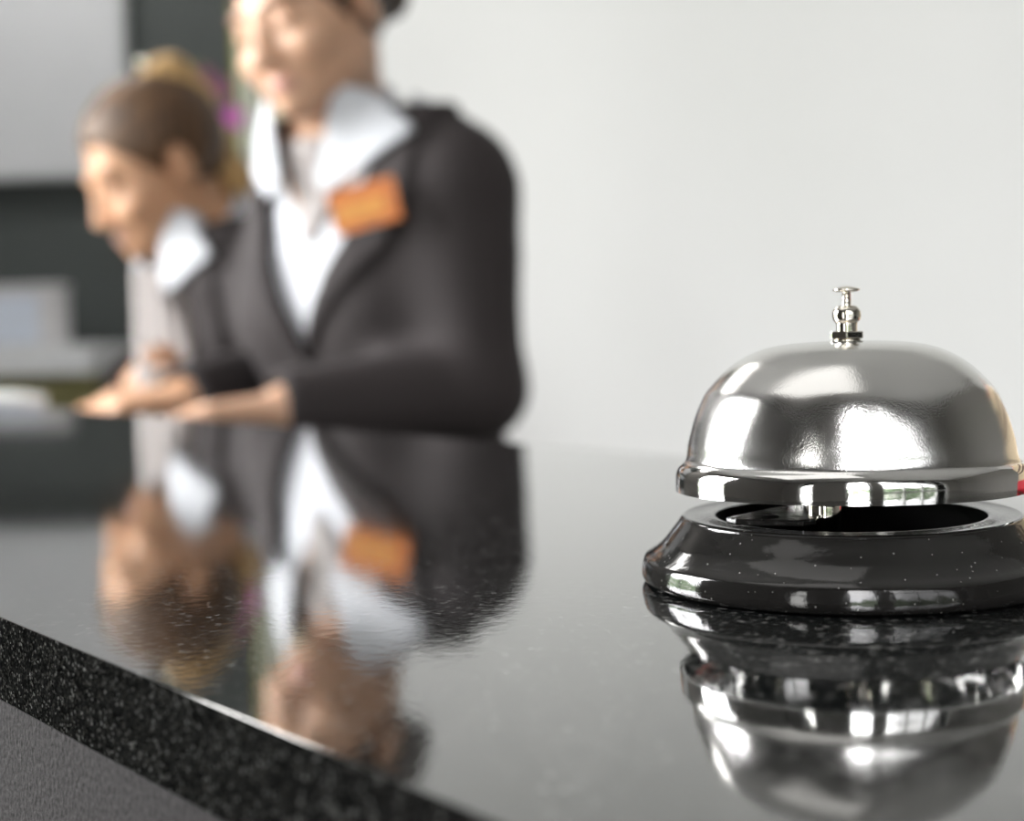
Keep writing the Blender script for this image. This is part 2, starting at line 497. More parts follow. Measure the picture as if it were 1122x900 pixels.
def to_mesh(name, v, q):
    me = bpy.data.meshes.new(name)
    me.vertices.add(len(v)); me.vertices.foreach_set('co', v.astype(np.float32).ravel())
    me.loops.add(len(q)*4); me.loops.foreach_set('vertex_index', q.astype(np.int32).ravel())
    me.polygons.add(len(q))
    me.polygons.foreach_set('loop_start', np.arange(0, len(q)*4, 4, dtype=np.int32))
    me.update(calc_edges=True); me.validate()
    return me

def smin(a, b, k):
    h = np.maximum(k-np.abs(a-b), 0)/k
    return np.minimum(a, b)-h*h*k*.25
def smax(a, b, k): return -smin(-a, -b, k)
def cone(P, a, b, ra, rb):
    a = np.asarray(a, float); b = np.asarray(b, float)
    ab = b-a; t = np.clip((P-a)@ab/max(ab@ab, 1e-12), 0, 1)
    return np.linalg.norm(P-a-t[:, None]*ab, axis=1)-(ra+(rb-ra)*t)
def ell(P, c, r, R=None):
    q = P-np.asarray(c, float)
    if R is not None: q = q@R
    r = np.asarray(r, float)
    k0 = np.linalg.norm(q/r, axis=1); k1 = np.linalg.norm(q/(r*r), axis=1)
    return k0*(k0-1)/np.maximum(k1, 1e-9)
def ball(P, c, r): return np.linalg.norm(P-np.asarray(c, float), axis=1)-r
def unit(v):
    v = np.asarray(v, float); return v/np.linalg.norm(v)
def rotaxis(ax, an):
    return np.array(Matrix.Rotation(an, 3, Vector(ax)))

# ---- head in its own frame: x = person's left, y = forward, z = up, origin between the ears
def head_sdf(p):
    ax = p.copy(); ax[:, 0] = np.abs(ax[:, 0])           # mirrored half
    d = ell(p, (0, -.012, .035), (.073, .093, .083))
    d = smin(d, ell(p, (0, .030, -.026), (.057, .058, .072)), .03)
    d = smin(d, ell(p, (0, .062, -.083), (.021, .026, .016)), .03)
    d = smin(d, ell(ax, (.036, .018, -.056), (.017, .038, .024)), .03)      # jaw angles
    d = smin(d, ell(ax, (.040, .060, -.028), (.022, .024, .020)), .02)      # cheeks
    d = smin(d, ell(ax, (.022, .080, .024), (.026, .011, .008)), .012)      # brows
    d = smax(d, -ell(ax, (.032, .097, .002), (.016, .014, .011)), .014)     # eye hollows
    d = smin(d, ell(ax, (.032, .076, .002), (.0145, .0125, .0115)), .004)   # lids over the eyes
    d = smin(d, cone(p, (0, .086, .010), (0, .103, -.030), .0060, .0092), .012)
    d = smin(d, ball(ax, (.0105, .096, -.035), .0080), .007)
    d = smax(d, -ball(ax, (.0060, .104, -.044), .0035), .003)
    d = smin(d, ell(p, (0, .0870, -.0570), (.020, .0075, .0045)), .007)
    d = smin(d, ell(p, (0, .0855, -.0655), (.016, .0080, .0052)), .007)
    ex = ax-np.array([.077, -.014, -.004])
    R = rotaxis((0, 0, 1), -.35)
    e = ell(ex@R, (0, 0, 0), (.0060, .0165, .0285))
    e = smax(e, -ell(ex@R, (.008, .002, .004), (.005, .010, .018)), .004)
    return smin(d, e, .008)

class Figure:
    pass

def hand_prims(W, D, PN, thumb, curl=(.25, .35, .3), sc=1.0, spread=.10):
    """W wrist, D finger direction, PN palm normal; thumb = +1/-1 side of cross(D,PN)"""
    D = unit(D); PN = unit(np.asarray(PN)-D*np.dot(PN, D)); Sd = np.cross(D, PN)*thumb
    W = np.asarray(W, float); pal, fin = [], []
    lens = [(.041, .025, .020), (.045, .028, .021), (.041, .026, .020), (.032, .020, .018)]
    off = [.030, .010, -.010, -.028]; kn = [.088, .091, .086, .078]
    for i in range(4):
        k = W+(D*kn[i]+Sd*off[i]*.95)*sc
        pal.append((W+(Sd*off[i]*.55+D*.010)*sc, k, .0135*sc, .0105*sc))
        dirv = unit(D+Sd*off[i]*spread*30*.12); cur = k; r = .0088-.0007*(i == 3)
        for s in range(3):
            dirv = rotaxis(np.cross(dirv, PN), curl[s]*(1+.12*i))@dirv
            nx = cur+dirv*lens[i][s]*sc
            fin.append((i, cur, nx, (r-.0008*s)*sc, (r-.0008*(s+1))*sc)); cur = nx
    t0 = W+(D*.018+Sd*.020+PN*.004)*sc
    dirv = unit(D*.72+Sd*.62+PN*.28); cur = t0
    for s, L in enumerate((.042, .032, .026)):
        nx = cur+dirv*L*sc
        fin.append((4, cur, nx, (.0130-.0018*s)*sc, (.0112-.0018*s)*sc)); cur = nx
        dirv = unit(dirv+D*.28-Sd*.18)
    return pal, fin

def hand_sdf(P, pal, fin):
    d = None
    for a in pal:
        c = cone(P, *a); d = c if d is None else smin(d, c, .014)
    for i in range(5):
        g = None
        for (k, a, b, ra, rb) in fin:
            if k != i: continue
            c = cone(P, a, b, ra, rb); g = c if g is None else smin(g, c, .004)
        d = smin(d, g, .007 if i < 4 else .014)
    return d

def make_person(name, spec):
    F = unit((*spec['face'], 0)); L = np.array([-F[1], F[0], 0.]); U = np.array([0, 0, 1.])
    th = spec['head_theta']; hp = spec['head_pitch']; hr = spec.get('head_roll', 0.)
    hf = np.array([-math.sin(th), -math.cos(th), 0.]); hl = np.array([math.cos(th), -math.sin(th), 0.])
    hl0 = hl
    Rp = rotaxis(hl0, hp) if False else None
    f2 = hf*math.cos(hp)-U*math.sin(hp); u2 = U*math.cos(hp)+hf*math.sin(hp)
    l2 = hl*math.cos(hr)+u2*math.sin(hr); u3 = u2*math.cos(hr)-hl*math.sin(hr)
    HR = np.stack([l2, f2, u3], 1)                      # columns: left, forward, up
    HC = np.array(spec['head']); hs = spec.get('head_scale', 1.)
    toH = lambda P: ((P-HC)@HR)/hs
    J = {k: np.array(v, float) for k, v in spec['joints'].items()}
    zs = np.array([r[0] for r in spec['torso']]); tor = np.array(spec['torso'])
    def tl(P):
        z = P[:, 2]
        cx = np.interp(z, zs, tor[:, 1]); cy = np.interp(z, zs, tor[:, 2])
        rel = np.stack([P[:, 0]-cx, P[:, 1]-cy, np.zeros(len(P))], 1)
        return rel@L, rel@F, z
    def torso(P):
        l, f, z = tl(P)
        a = np.interp(z, zs, tor[:, 3]); b = np.interp(z, zs, tor[:, 4])
        e = np.sqrt((l/a)**2+(f/b)**2)
        d = (e-1)*np.minimum(a, b)*1.05
        d = np.maximum(d, np.maximum(z-zs[-1], zs[0]-z))
        d = d-.012
        bz = spec['bust_z']
        for s in (-1, 1):
            i = np.interp(bz, zs, tor[:, 1]), np.interp(bz, zs, tor[:, 2])
            c = np.array([*i, bz])+L*(.062*s)+F*(spec['bust_f'])
            d = smin(d, ball(P, c, .056), .05)
        return d
    def arms(P):
        d = None
        for s in 'LR':
            for a, b, ra, rb in ((J['sh'+s], J['el'+s], .047, .038), (J['el'+s], J['wr'+s], .037, .026)):
                c = cone(P, a, b, ra, rb); d = c if d is None else smin(d, c, .02)
            c = cone(P, J['neck']-U*.03, J['sh'+s], .050, .045); d = smin(d, c, .03)
        return d
    def legs(P):
        d = None
        for s in 'LR':
            for a, b, ra, rb in ((J['hip'+s], J['kn'+s], .082, .055), (J['kn'+s], J['an'+s], .052, .036)):
                c = cone(P, a, b, ra, rb); d = c if d is None else smin(d, c, .03)
        return d
    feet = [(J['an'+s]-U*.035, J['an'+s]-U*.055+F*.15) for s in 'LR']
    hands = {}
    for s in 'LR':
        hd = spec['hand'+s]
        hands[s] = hand_prims(J['wr'+s], hd['dir'], hd['palm'], hd['thumb'], hd.get('curl', (.25, .35, .3)), .97)
    def neck(P):
        return cone(P, HC+HR@np.array([0, -.022, -.045])*hs, J['neck'], .045, .049)
    def trap(P):
        d = torso(P)
        for s in 'LR': d = smin(d, cone(P, J['neck']-U*.03, J['sh'+s], .050, .045), .03)
        return d
    def clothed(P):               # the mass clothing follows
        return smin(torso(P), arms(P), .04)
    def body(P):
        d = smin(clothed(P), smin(neck(P), head_sdf(toH(P))*hs, .025), .03)
        d = smin(d, legs(P), .05)
        for s in 'LR':
            d = smin(d, hand_sdf(P, *hands[s]), .012)
        for a, b in feet: d = smin(d, cone(P, a, b, .036, .024), .02)
        return d
    sh = np.array([0, 0, Z0])
    allp = np.array(list(J.values())+[HC])
    lo = allp.min(0)-.24; hi = allp.max(0)+.24; lo[2] = -Z0-.03
    root = empty(name, (float(J['pelvis'][0]), float(J['pelvis'][1]), 0.))
    off = np.array([J['pelvis'][0], J['pelvis'][1], -Z0])
    tag(root, spec['label'], 'person')
    fig = Figure(); fig.root = root; fig.F, fig.L, fig.tl, fig.HR, fig.HC, fig.hs, fig.J, fig.off = F, L, tl, HR, HC, hs, J, off
    def part(nm, f, lo_, hi_, h, mats, parent=root):
        v, q = mesh_sdf(f, lo_, hi_, h)
        me = to_mesh(nm, v-off, q)
        return link(nm, me, parent, mats), v, q
    # --- body: one continuous skin mesh; lips and brows only get their own colour
    o, v, q = part('body', body, lo, hi, .0042, [spec['skin']])
    x, y, z = toH(v).T
    soft = lambda e, w: np.clip((1-e)/w+.5, 0, 1)
    lip = soft(np.sqrt((x/.020)**2+((z+.0615)/.0095)**2), .35)*(y > .072)
    bx = (np.abs(x)-.033)/.019
    brow = soft(np.maximum(np.abs(bx), np.abs(z-.0255+.004*bx**2)/.0036), .6)*(y > .05)
    lid = soft(np.sqrt(((np.abs(x)-.032)/.014)**2+((z+.0055)/.0022)**2), .8)*(y > .07)
    for nm, val in (('lip', lip), ('brow', np.maximum(brow, lid)*.85)):
        at = o.data.attributes.new(nm, 'FLOAT', 'POINT'); at.data.foreach_set('value', val.astype(np.float32))
    # --- hair
    def hair(P):
        p = toH(P)
        x, y, z = p.T
        base = ell(p, (0, -.014, .037), (.075, .095, .086))
        d = base-.006
        g = -(-.74*y+.67*z-spec['hairline']+.003*np.sin(x*130)+.0015*np.sin(x*410))                   # front hairline plane
        d = smax(d, g, .008)
        d = smax(d, -(z+.075), .01)
        ears = ell(np.abs(p)*np.array([1, 0, 0])+p*np.array([0, 1, 1]), (.080, -.010, -.010), (.020, .024, .036))
        return smax(d, -ears, .006)*hs
    hlo = HC-.16; hhi = HC+.16
    part('hair', hair, hlo, hhi, .0036, [spec['hair']])
    def chain(pts, wob=.0):
        def g(P):
            p = toH(P); d = None
            for (a, ra), (b, rb) in zip(pts, pts[1:]):
                c = cone(p, a, b, ra, rb); d = c if d is None else smin(d, c, .015)
            if wob: d = d+wob*np.sin(p[:, 0]*420+np.sin(p[:, 2]*60)*1.5)
            return d*hs
        return g
    for nm, pts, mt in spec['hair_parts']:
        w = HC+(HR@np.array([a for a, r in pts]).T).T*hs
        part(nm, chain(pts, .0012), w.min(0)-.06, w.max(0)+.06, .0036, [mt])
    # --- clothing
    zv, sl, wmx = spec['v_z'], spec['v_slope'], spec['v_max']
    def wv(z): return np.clip((z-zv)*sl, -1, wmx)
    cuffs = [(J['wr'+s], unit(J['wr'+s]-J['el'+s])) for s in 'LR']
    nk = J['neck']
    def blazer(P):
        l, f, z = tl(P)
        c = clothed(P)
        lap = (np.abs(l-spec['v_l'])-wv(z)-.052*np.clip((z-zv)/.12, .05, 1)); lap = np.maximum(np.maximum(lap, zv-.01-z), -f)
        thick = np.where((lap < 0), .0230, .0150)
        d = np.maximum(c-thick, -(c-.0065))
        d = np.maximum(d, -np.maximum(np.abs(l-spec['v_l'])-wv(z), -f))
        d = np.maximum(d, -cone(P, nk-U*.03-F*.005, nk+U*.20, .066, .085))
        d = np.maximum(d, spec['hem']-z)
        for w, dv in cuffs:
            pl = (P-w)@dv-spec.get('cuff', .0)
            d = np.where(np.linalg.norm(P-w, axis=1) < .09, np.maximum(d, pl), d)
        return d
    blo = lo.copy(); blo[2] = spec['hem']-.05; bhi = hi.copy(); bhi[2] = nk[2]+.12
    bz, v, q = part('blazer', blazer, blo, bhi, .0045, [M['blazer']])
    fig.blazer = bz
    def shirt(P):
        l, f, z = tl(P)
        c = trap(P)
        d = np.maximum(c-.0062, -(c+.006))
        w2 = np.clip((z-spec['s_z'])*.75, -1, .06)
        d = np.maximum(d, -np.maximum(np.abs(l-spec['v_l'])-w2, -f))
        d = np.maximum(d, -cone(P, nk-U*.01, nk+U*.2, .060, .08))
        d = np.maximum(d, spec['hem']+.03-z)
        d = np.maximum(d, np.abs(l)-.125)
        return d
    part('shirt', shirt, blo, bhi, .0042, [M['shirt']])
    def trousers(P):
        c = smin(torso(P), legs(P), .05)
        d = np.maximum(c-.009, -(c-.001))
        d = np.maximum(d, P[:, 2]-(spec['hem']+.06))
        return np.maximum(d, J['anL'][2]+.02-P[:, 2])
    tlo = lo.copy(); thi = hi.copy(); thi[2] = spec['hem']+.15
    part('trousers', trousers, tlo, thi, .006, [M['trousers']])
    for (a, b) in feet:
        def shoe(P, a=a, b=b):
            d = smin(cone(P, a-U*.004, b-U*.002, .042, .031), cone(P, a-F*.02, a-F*.02-U*.03, .034, .03), .02)
            d = np.maximum(d, -(P[:, 2]+Z0-.001))
            return np.maximum(d, P[:, 2]-a[2]-.02)
        m0 = np.minimum(a, b)-.08; m1 = np.maximum(a, b)+.08; m0[2] = -Z0-.02
        part('shoe', shoe, m0, m1, .005, [M['shoe']])
    # --- shirt collar: stand round the neck and two long points lying over the jacket
    zn = nk[2]; cl = spec['collar']
    poly = [(.046, zn+.040), (.072, zn+.030), (cl['tip'][0], zn+cl['tip'][1]), (.060, zn-.070), (.040, zn-.085), (.026, zn-.060)]
    def collar(P):
        l, f, z = tl(P)
        c = smin(clothed(P), neck(P), .03)
        al = np.abs(l-spec['v_l'])
        reg = np.full(len(P), -1e3)
        n = len(poly)
        for k in range(n):
            (x0, y0), (x1, y1) = poly[k], poly[(k+1) % n]
            nx, ny = (y1-y0), -(x1-x0); q = math.hypot(nx, ny)
            reg = np.maximum(reg, -((al-x0)*nx+(z-y0)*ny)/q)
        flap = np.maximum(np.maximum(c-.0305, -(c-.0240)), np.maximum(reg, -f-.03))
        nd = neck(P)
        ax_ = unit(HC-nk); h_ = (P-nk)@ax_
        band = np.maximum(np.maximum(nd-.0145, -(nd-.0070)), np.maximum(h_-.040+.25*np.clip(f+.05, 0, 1), -.035-h_))
        band = np.maximum(band, f-.035)
        return smin(flap, band, .01)
    part('shirt_collar', collar, nk-.17, nk+.17, .0036, [M['shirt']])
    # --- neck scarf
    sc_ = spec['scarf']
    def scarf(P):
        l, f, z = tl(P)
        c = smin(trap(P), neck(P), .03)
        d = np.maximum(c-.0125-.002*np.sin(l*190), -(c+.002))
        ww = np.interp(z, [sc_[0], sc_[1]], [sc_[2], sc_[3]])
        d = np.maximum(d, np.abs(l-spec['v_l'])-ww)
        d = np.maximum(d, np.maximum(sc_[0]-z, z-sc_[1]))
        d = np.maximum(d, -f)
        if spec.get('tail'):           # the scarf's long end hangs free from the neck
            a = np.array([-.490, 2.045, .135]); b = np.array([-.480, 2.020, -.040]); wd = unit([.88, -.47, 0]); nr = np.cross(wd, [0, 0, 1.])
            q = P-a; t = np.clip(-q[:, 2]/.175, 0, 1); q = P-(a+(b-a)*t[:, None])
            u = q@wd
            tail = np.maximum(np.maximum(np.abs(u)-(.026+.008*t), np.abs(q@nr+.004*np.sin(u*170))-.006), np.maximum(P[:, 2]-.145, -.040-P[:, 2]))
            d = smin(d, tail, .02)
        return d
    part('neck_scarf', scarf, blo, bhi, .0042, [M['scarf']])
    return fig

# ------------------------------------------------------------------ the two receptionists
def torso_rows(bot, top, zl, wid):
    """rows (z, cx, cy, halfwidth, halfdepth) sheared from pelvis to neck"""
    rows = []
    for t, a, b in wid:
        rows.append((zl[0]+(zl[1]-zl[0])*t, bot[0]+(top[0]-bot[0])*t, bot[1]+(top[1]-bot[1])*t, a, b))
    return rows
WIDTHS = [(0., .145, .100), (.15, .158, .105), (.33, .140, .092), (.48, .115, .080), (.66, .125, .088), (.80, .140, .092), (.93, .125, .075), (1., .085, .060)]

W2 = make_person('person', dict(
    label='person in a dark suit jacket with orange name badge standing right, looking down',
    face=(-.64, -.768), head=(-.204, 1.645, .384), head_theta=math.radians(35), head_pitch=math.radians(13), head_roll=math.radians(11), head_scale=.95,
    joints=dict(pelvis=(-.150, 1.765, -.22), neck=(-.180, 1.698, .276), shL=(-.056, 1.624, .206), shR=(-.215, 1.815, .180),
                elL=(-.038, 1.590, -.012), wrL=(-.222, 1.495, -.024), elR=(-.195, 1.905, -.030), wrR=(-.225, 1.915, -.245),
                hipL=(-.082, 1.708, -.24), hipR=(-.218, 1.822, -.24), knL=(-.098, 1.690, -.64), knR=(-.232, 1.806, -.64),
                anL=(-.085, 1.712, -1.035), anR=(-.222, 1.828, -1.035)),
    torso=torso_rows((-.140, 1.765), (-.156, 1.715), (-.33, .248), WIDTHS), bust_z=.075, bust_f=.060,
    handL=dict(dir=(-.95, -.22, -.03), palm=(0, -.1, -1), thumb=-1, curl=(.18, .22, .2)), handR=dict(dir=(-.05, 0, -1), palm=(.6, -.7, 0), thumb=1, curl=(.3, .35, .3)),
    skin=M['skin_b'], hair=M['hair_dark'], hairline=-.018,
    hair_parts=[('hair_bun', [((0, -.085, .055), .030), ((0, -.125, .050), .036), ((.004, -.140, .020), .028)], M['hair_dark'])],
    v_z=.017, v_slope=.46, v_max=.080, v_l=.010, s_z=.145, hem=-.34, cuff=.012,
    collar=dict(tip=(.150, -.032)),
    scarf=(.150, .262, .010, .045)))

W1 = make_person('person', dict(
    label='person with a fair ponytail in a dark jacket leaning over the desk on the left',
    face=(-.796, -.605), head=(-.476, 2.065, .276), head_theta=math.radians(60), head_pitch=math.radians(25), head_roll=0., head_scale=1.0,
    joints=dict(pelvis=(-.225, 2.300, -.26), neck=(-.405, 2.105, .185), shL=(-.320, 2.045, .135), shR=(-.470, 2.235, .135),
                elL=(-.278, 1.895, -.005), wrL=(-.368, 1.720, -.018), elR=(-.500, 2.210, -.015), wrR=(-.515, 2.085, -.016),
                hipL=(-.175, 2.240, -.27), hipR=(-.275, 2.355, -.27), knL=(-.185, 2.225, -.66), knR=(-.285, 2.340, -.66),
                anL=(-.165, 2.250, -1.035), anR=(-.265, 2.365, -1.035)),
    torso=torso_rows((-.225, 2.300), (-.410, 2.120), (-.36, .150), WIDTHS), bust_z=.0, bust_f=.062,
    handL=dict(dir=(-.90, -.22, -.06), palm=(0, .2, -1), thumb=-1, curl=(.35, .5, .4)), handR=dict(dir=(.50, -.40, .18), palm=(-.8, -.3, -.2), thumb=1, curl=(.5, .6, .5)),
    skin=M['skin_a'], hair=M['hair_fair'], hairline=-.010,
    hair_parts=[('ponytail', [((0, -.048, .100), .028), ((0, -.072, .102), .034), ((0, -.088, .064), .031), ((0, -.090, .01), .025), ((0, -.096, -.05), .024), ((0, -.112, -.11), .024), ((0, -.125, -.17), .013)], M['hair_gold'])],
    v_z=-.17, v_slope=.30, v_max=.062, v_l=.006, s_z=.06, hem=-.40, cuff=.02, tail=1,
    collar=dict(tip=(.128, -.050)),
    scarf=(-.10, .155, .062, .045)))

def from_head(fig, p): return fig.HC+fig.HR@np.array(p)*fig.hs-fig.off
# hair clip of the fair-haired person
bm = bmesh.new(); bmesh.ops.create_uvsphere(bm, u_segments=20, v_segments=12, radius=.010)
for v in bm.verts: v.co.z *= .6
bmesh.ops.translate(bm, verts=bm.verts, vec=Vector(from_head(W1, (.020, -.045, .136))))
o = obj('hair_clip', bm, M['clip'], W1.root, smooth=True); o['label'] = 'shiny pearl hair clip'

# orange name badge on the jacket of the right-hand person (sub-part of the blazer)
def badge(fig, pos, nrm, roll):
    n = unit(nrm); up = unit(np.array([0, 0, 1.])-n*n[2]); rt = np.cross(up, n)
    r2 = rt*math.cos(roll)+up*math.sin(roll); u2 = up*math.cos(roll)-rt*math.sin(roll)
    m = Matrix.Identity(4)
    for i, a in enumerate((r2, u2, n)): m.col[i][:3] = a
    m.col[3][:3] = np.array(pos)-fig.off
    bm = bmesh.new(); box(bm, -.036, .036, -.023, .023, -.002, .002)
    bm.transform(m); b = obj('name_badge', bm, M['badge'], fig.blazer, bevel=.001); b['label'] = 'orange name badge'
    bm = bmesh.new()
    for (x0, x1, y0, y1) in ((-.029, .022, -.012, .006),):
        box(bm, x0, x1, y0, y1, .0015, .0024, 0)
    bm.transform(m); bmesh.ops.recalc_face_normals(bm, faces=bm.faces)
    me = bpy.data.meshes.new('b'); bm.to_mesh(me); bm.free()
    # the amber field belongs to the badge itself: merge it in as a second material
    bm = bmesh.new(); bm.from_mesh(b.data); n0 = len(bm.faces); bm.from_mesh(me)
    bm.faces.ensure_lookup_table()
    for f in bm.faces[n0:]: f.material_index = 1
    bm.to_mesh(b.data); bm.free(); b.data.materials.append(M['badge_band'])
badge(W2, (-.146, 1.552, .180), W2.F*.80+W2.L*.45+np.array([0, 0, .12]), math.radians(13))

# ------------------------------------------------------------------ back office
# back counter with pale slab
bc = empty('back_counter', (-1.78, 4.42, 0))
tag(bc, 'low olive cabinet with thick pale grey top behind the person with the ponytail', 'cabinet')
bm = bmesh.new(); box(bm, -.60, .612, -.24, .24, Z0-.052, Z0+.030)
obj('counter_top', bm, M['slab_grey'], bc, bevel=.005)
bm = bmesh.new(); box(bm, -.59, .60, -.20, .23, 0, Z0-.052)
obj('cabinet_body', bm, M['olive'], bc, bevel=.002)
for k in range(2):
    bm = bmesh.new(); x = -.58+k*.59; box(bm, x, x+.57, -.218, -.20, .08, Z0-.075)
    d = obj('door', bm, M['olive'], bc, bevel=.003)
    bm = bmesh.new(); tube(bm, [(x+.53, -.232, .74), (x+.53, -.232, .90)], .007); obj('handle', bm, M['frame'], d, smooth=True)
sb = empty('storage_box', (-1.66, 4.27, Z0+.030))
tag(sb, 'pale grey box with a bluish front standing on the pale back counter', 'box')
bm = bmesh.new(); box(bm, -.41, .40, -.055, .055, 0, .158); obj('box_body', bm, M['box_grey'], sb, bevel=.012, seg=3)
bm = bmesh.new(); box(bm, -.39, .34, -.061, -.053, .010, .140); obj('front_face', bm, M['box_blue'], sb, bevel=.002)
bm = bmesh.new(); box(bm, -.414, .404, -.059, .059, .158, .172); obj('lid', bm, M['box_grey'], sb, bevel=.004)

pp = empty('notepad', (-.612, 1.755, Z0+DZ), (0, 0, .65))
tag(pp, 'thick white notepad lying on the desk at the left edge', 'notepad')
bm = bmesh.new(); box(bm, -.046, .046, -.065, .065, .003, .047); obj('pages', bm, M['paper'], pp, bevel=.002)
bm = bmesh.new(); box(bm, -.048, .048, -.067, .067, .0, .003); obj('backing_card', bm, M['grey_plastic'], pp)
st = empty('stapler', (-.545, 1.80, Z0+DZ), (0, 0, .3))
tag(st, 'small dark grey desk stapler between the white notepad and the hand', 'stapler')
bm = bmesh.new(); box(bm, -.045, .045, -.016, .016, 0, .006); obj('base_plate', bm, M['grey_plastic'], st, bevel=.002)
bm = bmesh.new()
vs = box(bm, -.045, .040, -.012, .012, .008, .022)
for v in bm.verts:
    if v.co.x < 0 and v.co.z > .02: v.co.z = .018
    if v.co.x > 0: v.co.z += .002
obj('arm', bm, M['grey_plastic'], st, bevel=.003)
bm = bmesh.new(); tube(bm, [(.034, -.014, .009), (.034, .014, .009)], .005); obj('hinge', bm, M['frame'], st, smooth=True)

# orchid on a pedestal, against the striped curtain
orc = empty('potted_orchid', (-.522, 2.86, Z0-.145))
tag(orc, 'magenta orchid on a thin stem in front of the striped curtain', 'plant')
bm = bmesh.new(); lathe(bm, [(0, 0), (.045, 0), (.060, .10), (.063, .11), (.056, .11), (.05, .095), (0, .095)], 32); obj('pot', bm, M['pot'], orc, smooth=True)
stem = [(0, 0, .09), (.006, -.005, .30), (.012, -.01, .50), (.010, -.02, .62), (-.015, -.03, .68), (-.045, -.035, .70)]
bm = bmesh.new(); tube(bm, stem, .0028, 8); obj('stem', bm, M['stem'], orc, smooth=True)
for k, a in enumerate((.4, 1.9, 3.3, 4.6)):
    bm = bmesh.new(); rows = []
    for i in range(9):
        t = i/8; w = .026*math.sin(PI*min(t*.92+.06, 1))**.7; r = .02+.10*t
        c = Vector((math.cos(a)*r, math.sin(a)*r, .10+.13*t-.16*t*t)); sd = Vector((-math.sin(a), math.cos(a), 0))
        rows.append([bm.verts.new(c-sd*w+Vector((0, 0, .006))), bm.verts.new(c), bm.verts.new(c+sd*w+Vector((0, 0, .006)))])
    for p, q in zip(rows, rows[1:]):
        for j in range(2): bm.faces.new((p[j], p[j+1], q[j+1], q[j]))
    o = obj('leaf', bm, M['leaf'], orc, smooth=True); md = o.modifiers.new('t', 'SOLIDIFY'); md.thickness = .002
def blossom(c, s, mt, yaw):
    bm = bmesh.new()
    for k in range(5):
        a = 2*PI*k/5+PI/2; w = .62 if k % 2 else .5
        for i in range(1):
            d = Vector((math.cos(a), 0, math.sin(a))); sd = Vector((-math.sin(a), 0, math.cos(a)))
            prof = [(0, .06), (.25, .35), (.55, .55), (.82, .42), (1., .08)]
            rr = []
            for (t, ww) in prof:
                cc = d*t+Vector((0, -.25*t*t+.05, 0))
                rr.append([bm.verts.new(cc-sd*ww*w), bm.verts.new(cc+Vector((0, .06, 0))), bm.verts.new(cc+sd*ww*w)])
            for p, q in zip(rr, rr[1:]):
                for j in range(2): bm.faces.new((p[j], p[j+1], q[j+1], q[j]))
    bmesh.ops.create_uvsphere(bm, u_segments=10, v_segments=8, radius=.18, matrix=Matrix.Translation((0, -.12, -.05)))
    bm.transform(Matrix.Translation(c) @ Matrix.Rotation(yaw, 4, 'Z') @ Matrix.Scale(s, 4))
    o = obj('blossom', bm, mt, orc, smooth=True); md = o.modifiers.new('t', 'SOLIDIFY'); md.thickness = .0015
blossom((.014, -.03, .645-.045), .026, M['magenta'], .2)
blossom((-.004, -.03, .655), .024, M['plum'], -.3)
blossom((-.030, -.035, .680), .018, M['plum'], .1)
pd = empty('pedestal', (-.522, 2.86, 0)); tag(pd, 'slim dark pedestal carrying the magenta orchid behind the ponytail', 'stand')
bm = bmesh.new(); box(bm, -.07, .07, -.07, .07, Z0-.165, Z0-.1455); obj('plinth_top', bm, M['desk'], pd, bevel=.002)
bm = bmesh.new(); box(bm, -.05, .05, -.05, .05, .02, Z0-.165); obj('column', bm, M['desk'], pd, bevel=.002)
bm = bmesh.new(); box(bm, -.08, .08, -.08, .08, 0, .02); obj('foot', bm, M['desk'], pd, bevel=.002)

# striped curtain at the end of the white wall
def curtain_mat():
    m, nt, b = new_mat('striped_curtain')
    tc = N(nt, 'ShaderNodeTexCoord'); sx = N(nt, 'ShaderNodeSeparateXYZ')
    nt.links.new(tc.outputs['Generated'], sx.inputs[0])
    r = ramp(nt, [(0, (.22, .21, .04)), (.10, (.34, .33, .10)), (.20, (.62, .66, .64)), (.55, (.66, .66, .50)), (.75, (.78, .76, .56)), (1., (.80, .80, .68))])
    nt.links.new(sx.outputs[0], r.inputs['Fac']); nt.links.new(r.outputs['Color'], b.inputs['Base Color'])
    b.inputs['Roughness'].default_value = .85
    return m
bm = bmesh.new(); rows = []
for i in range(61):
    t = i/60; x = -.532+.105*t; y = 2.985+.012*math.sin(t*2*PI*4.5)
    rows.append([bm.verts.new((x, y, z)) for z in (.03, .9, 1.8, 2.74)])
for a, b in zip(rows, rows[1:]):
    for k in range(3): bm.faces.new((a[k], a[k+1], b[k+1], b[k]))
o = obj('curtain', bm, curtain_mat(), smooth=True)
md = o.modifiers.new('t', 'SOLIDIFY'); md.thickness = .003
tag(o, 'narrow cream and olive striped curtain hanging where the white wall ends', 'curtain')

# pale board high on the dark wall
wb = empty('wall_board', (-1.80, 4.70, Z0+.54))
tag(wb, 'large pale grey board mounted high on the dark wall at upper left', 'board')
bm = bmesh.new(); box(bm, -.60, .635, -.035, 0, .012, 1.05); obj('board_face', bm, M['board'], wb, bevel=.003)
bm = bmesh.new()
box(bm, -.61, .643, -.040, 0, 0, .014); box(bm, -.61, .643, -.040, 0, 1.048, 1.062)
box(bm, -.615, -.598, -.040, 0, 0, 1.062); box(bm,   .633, .646, -.040, 0, 0, 1.062)
obj('board_frame', bm, M['board_frame'], wb)

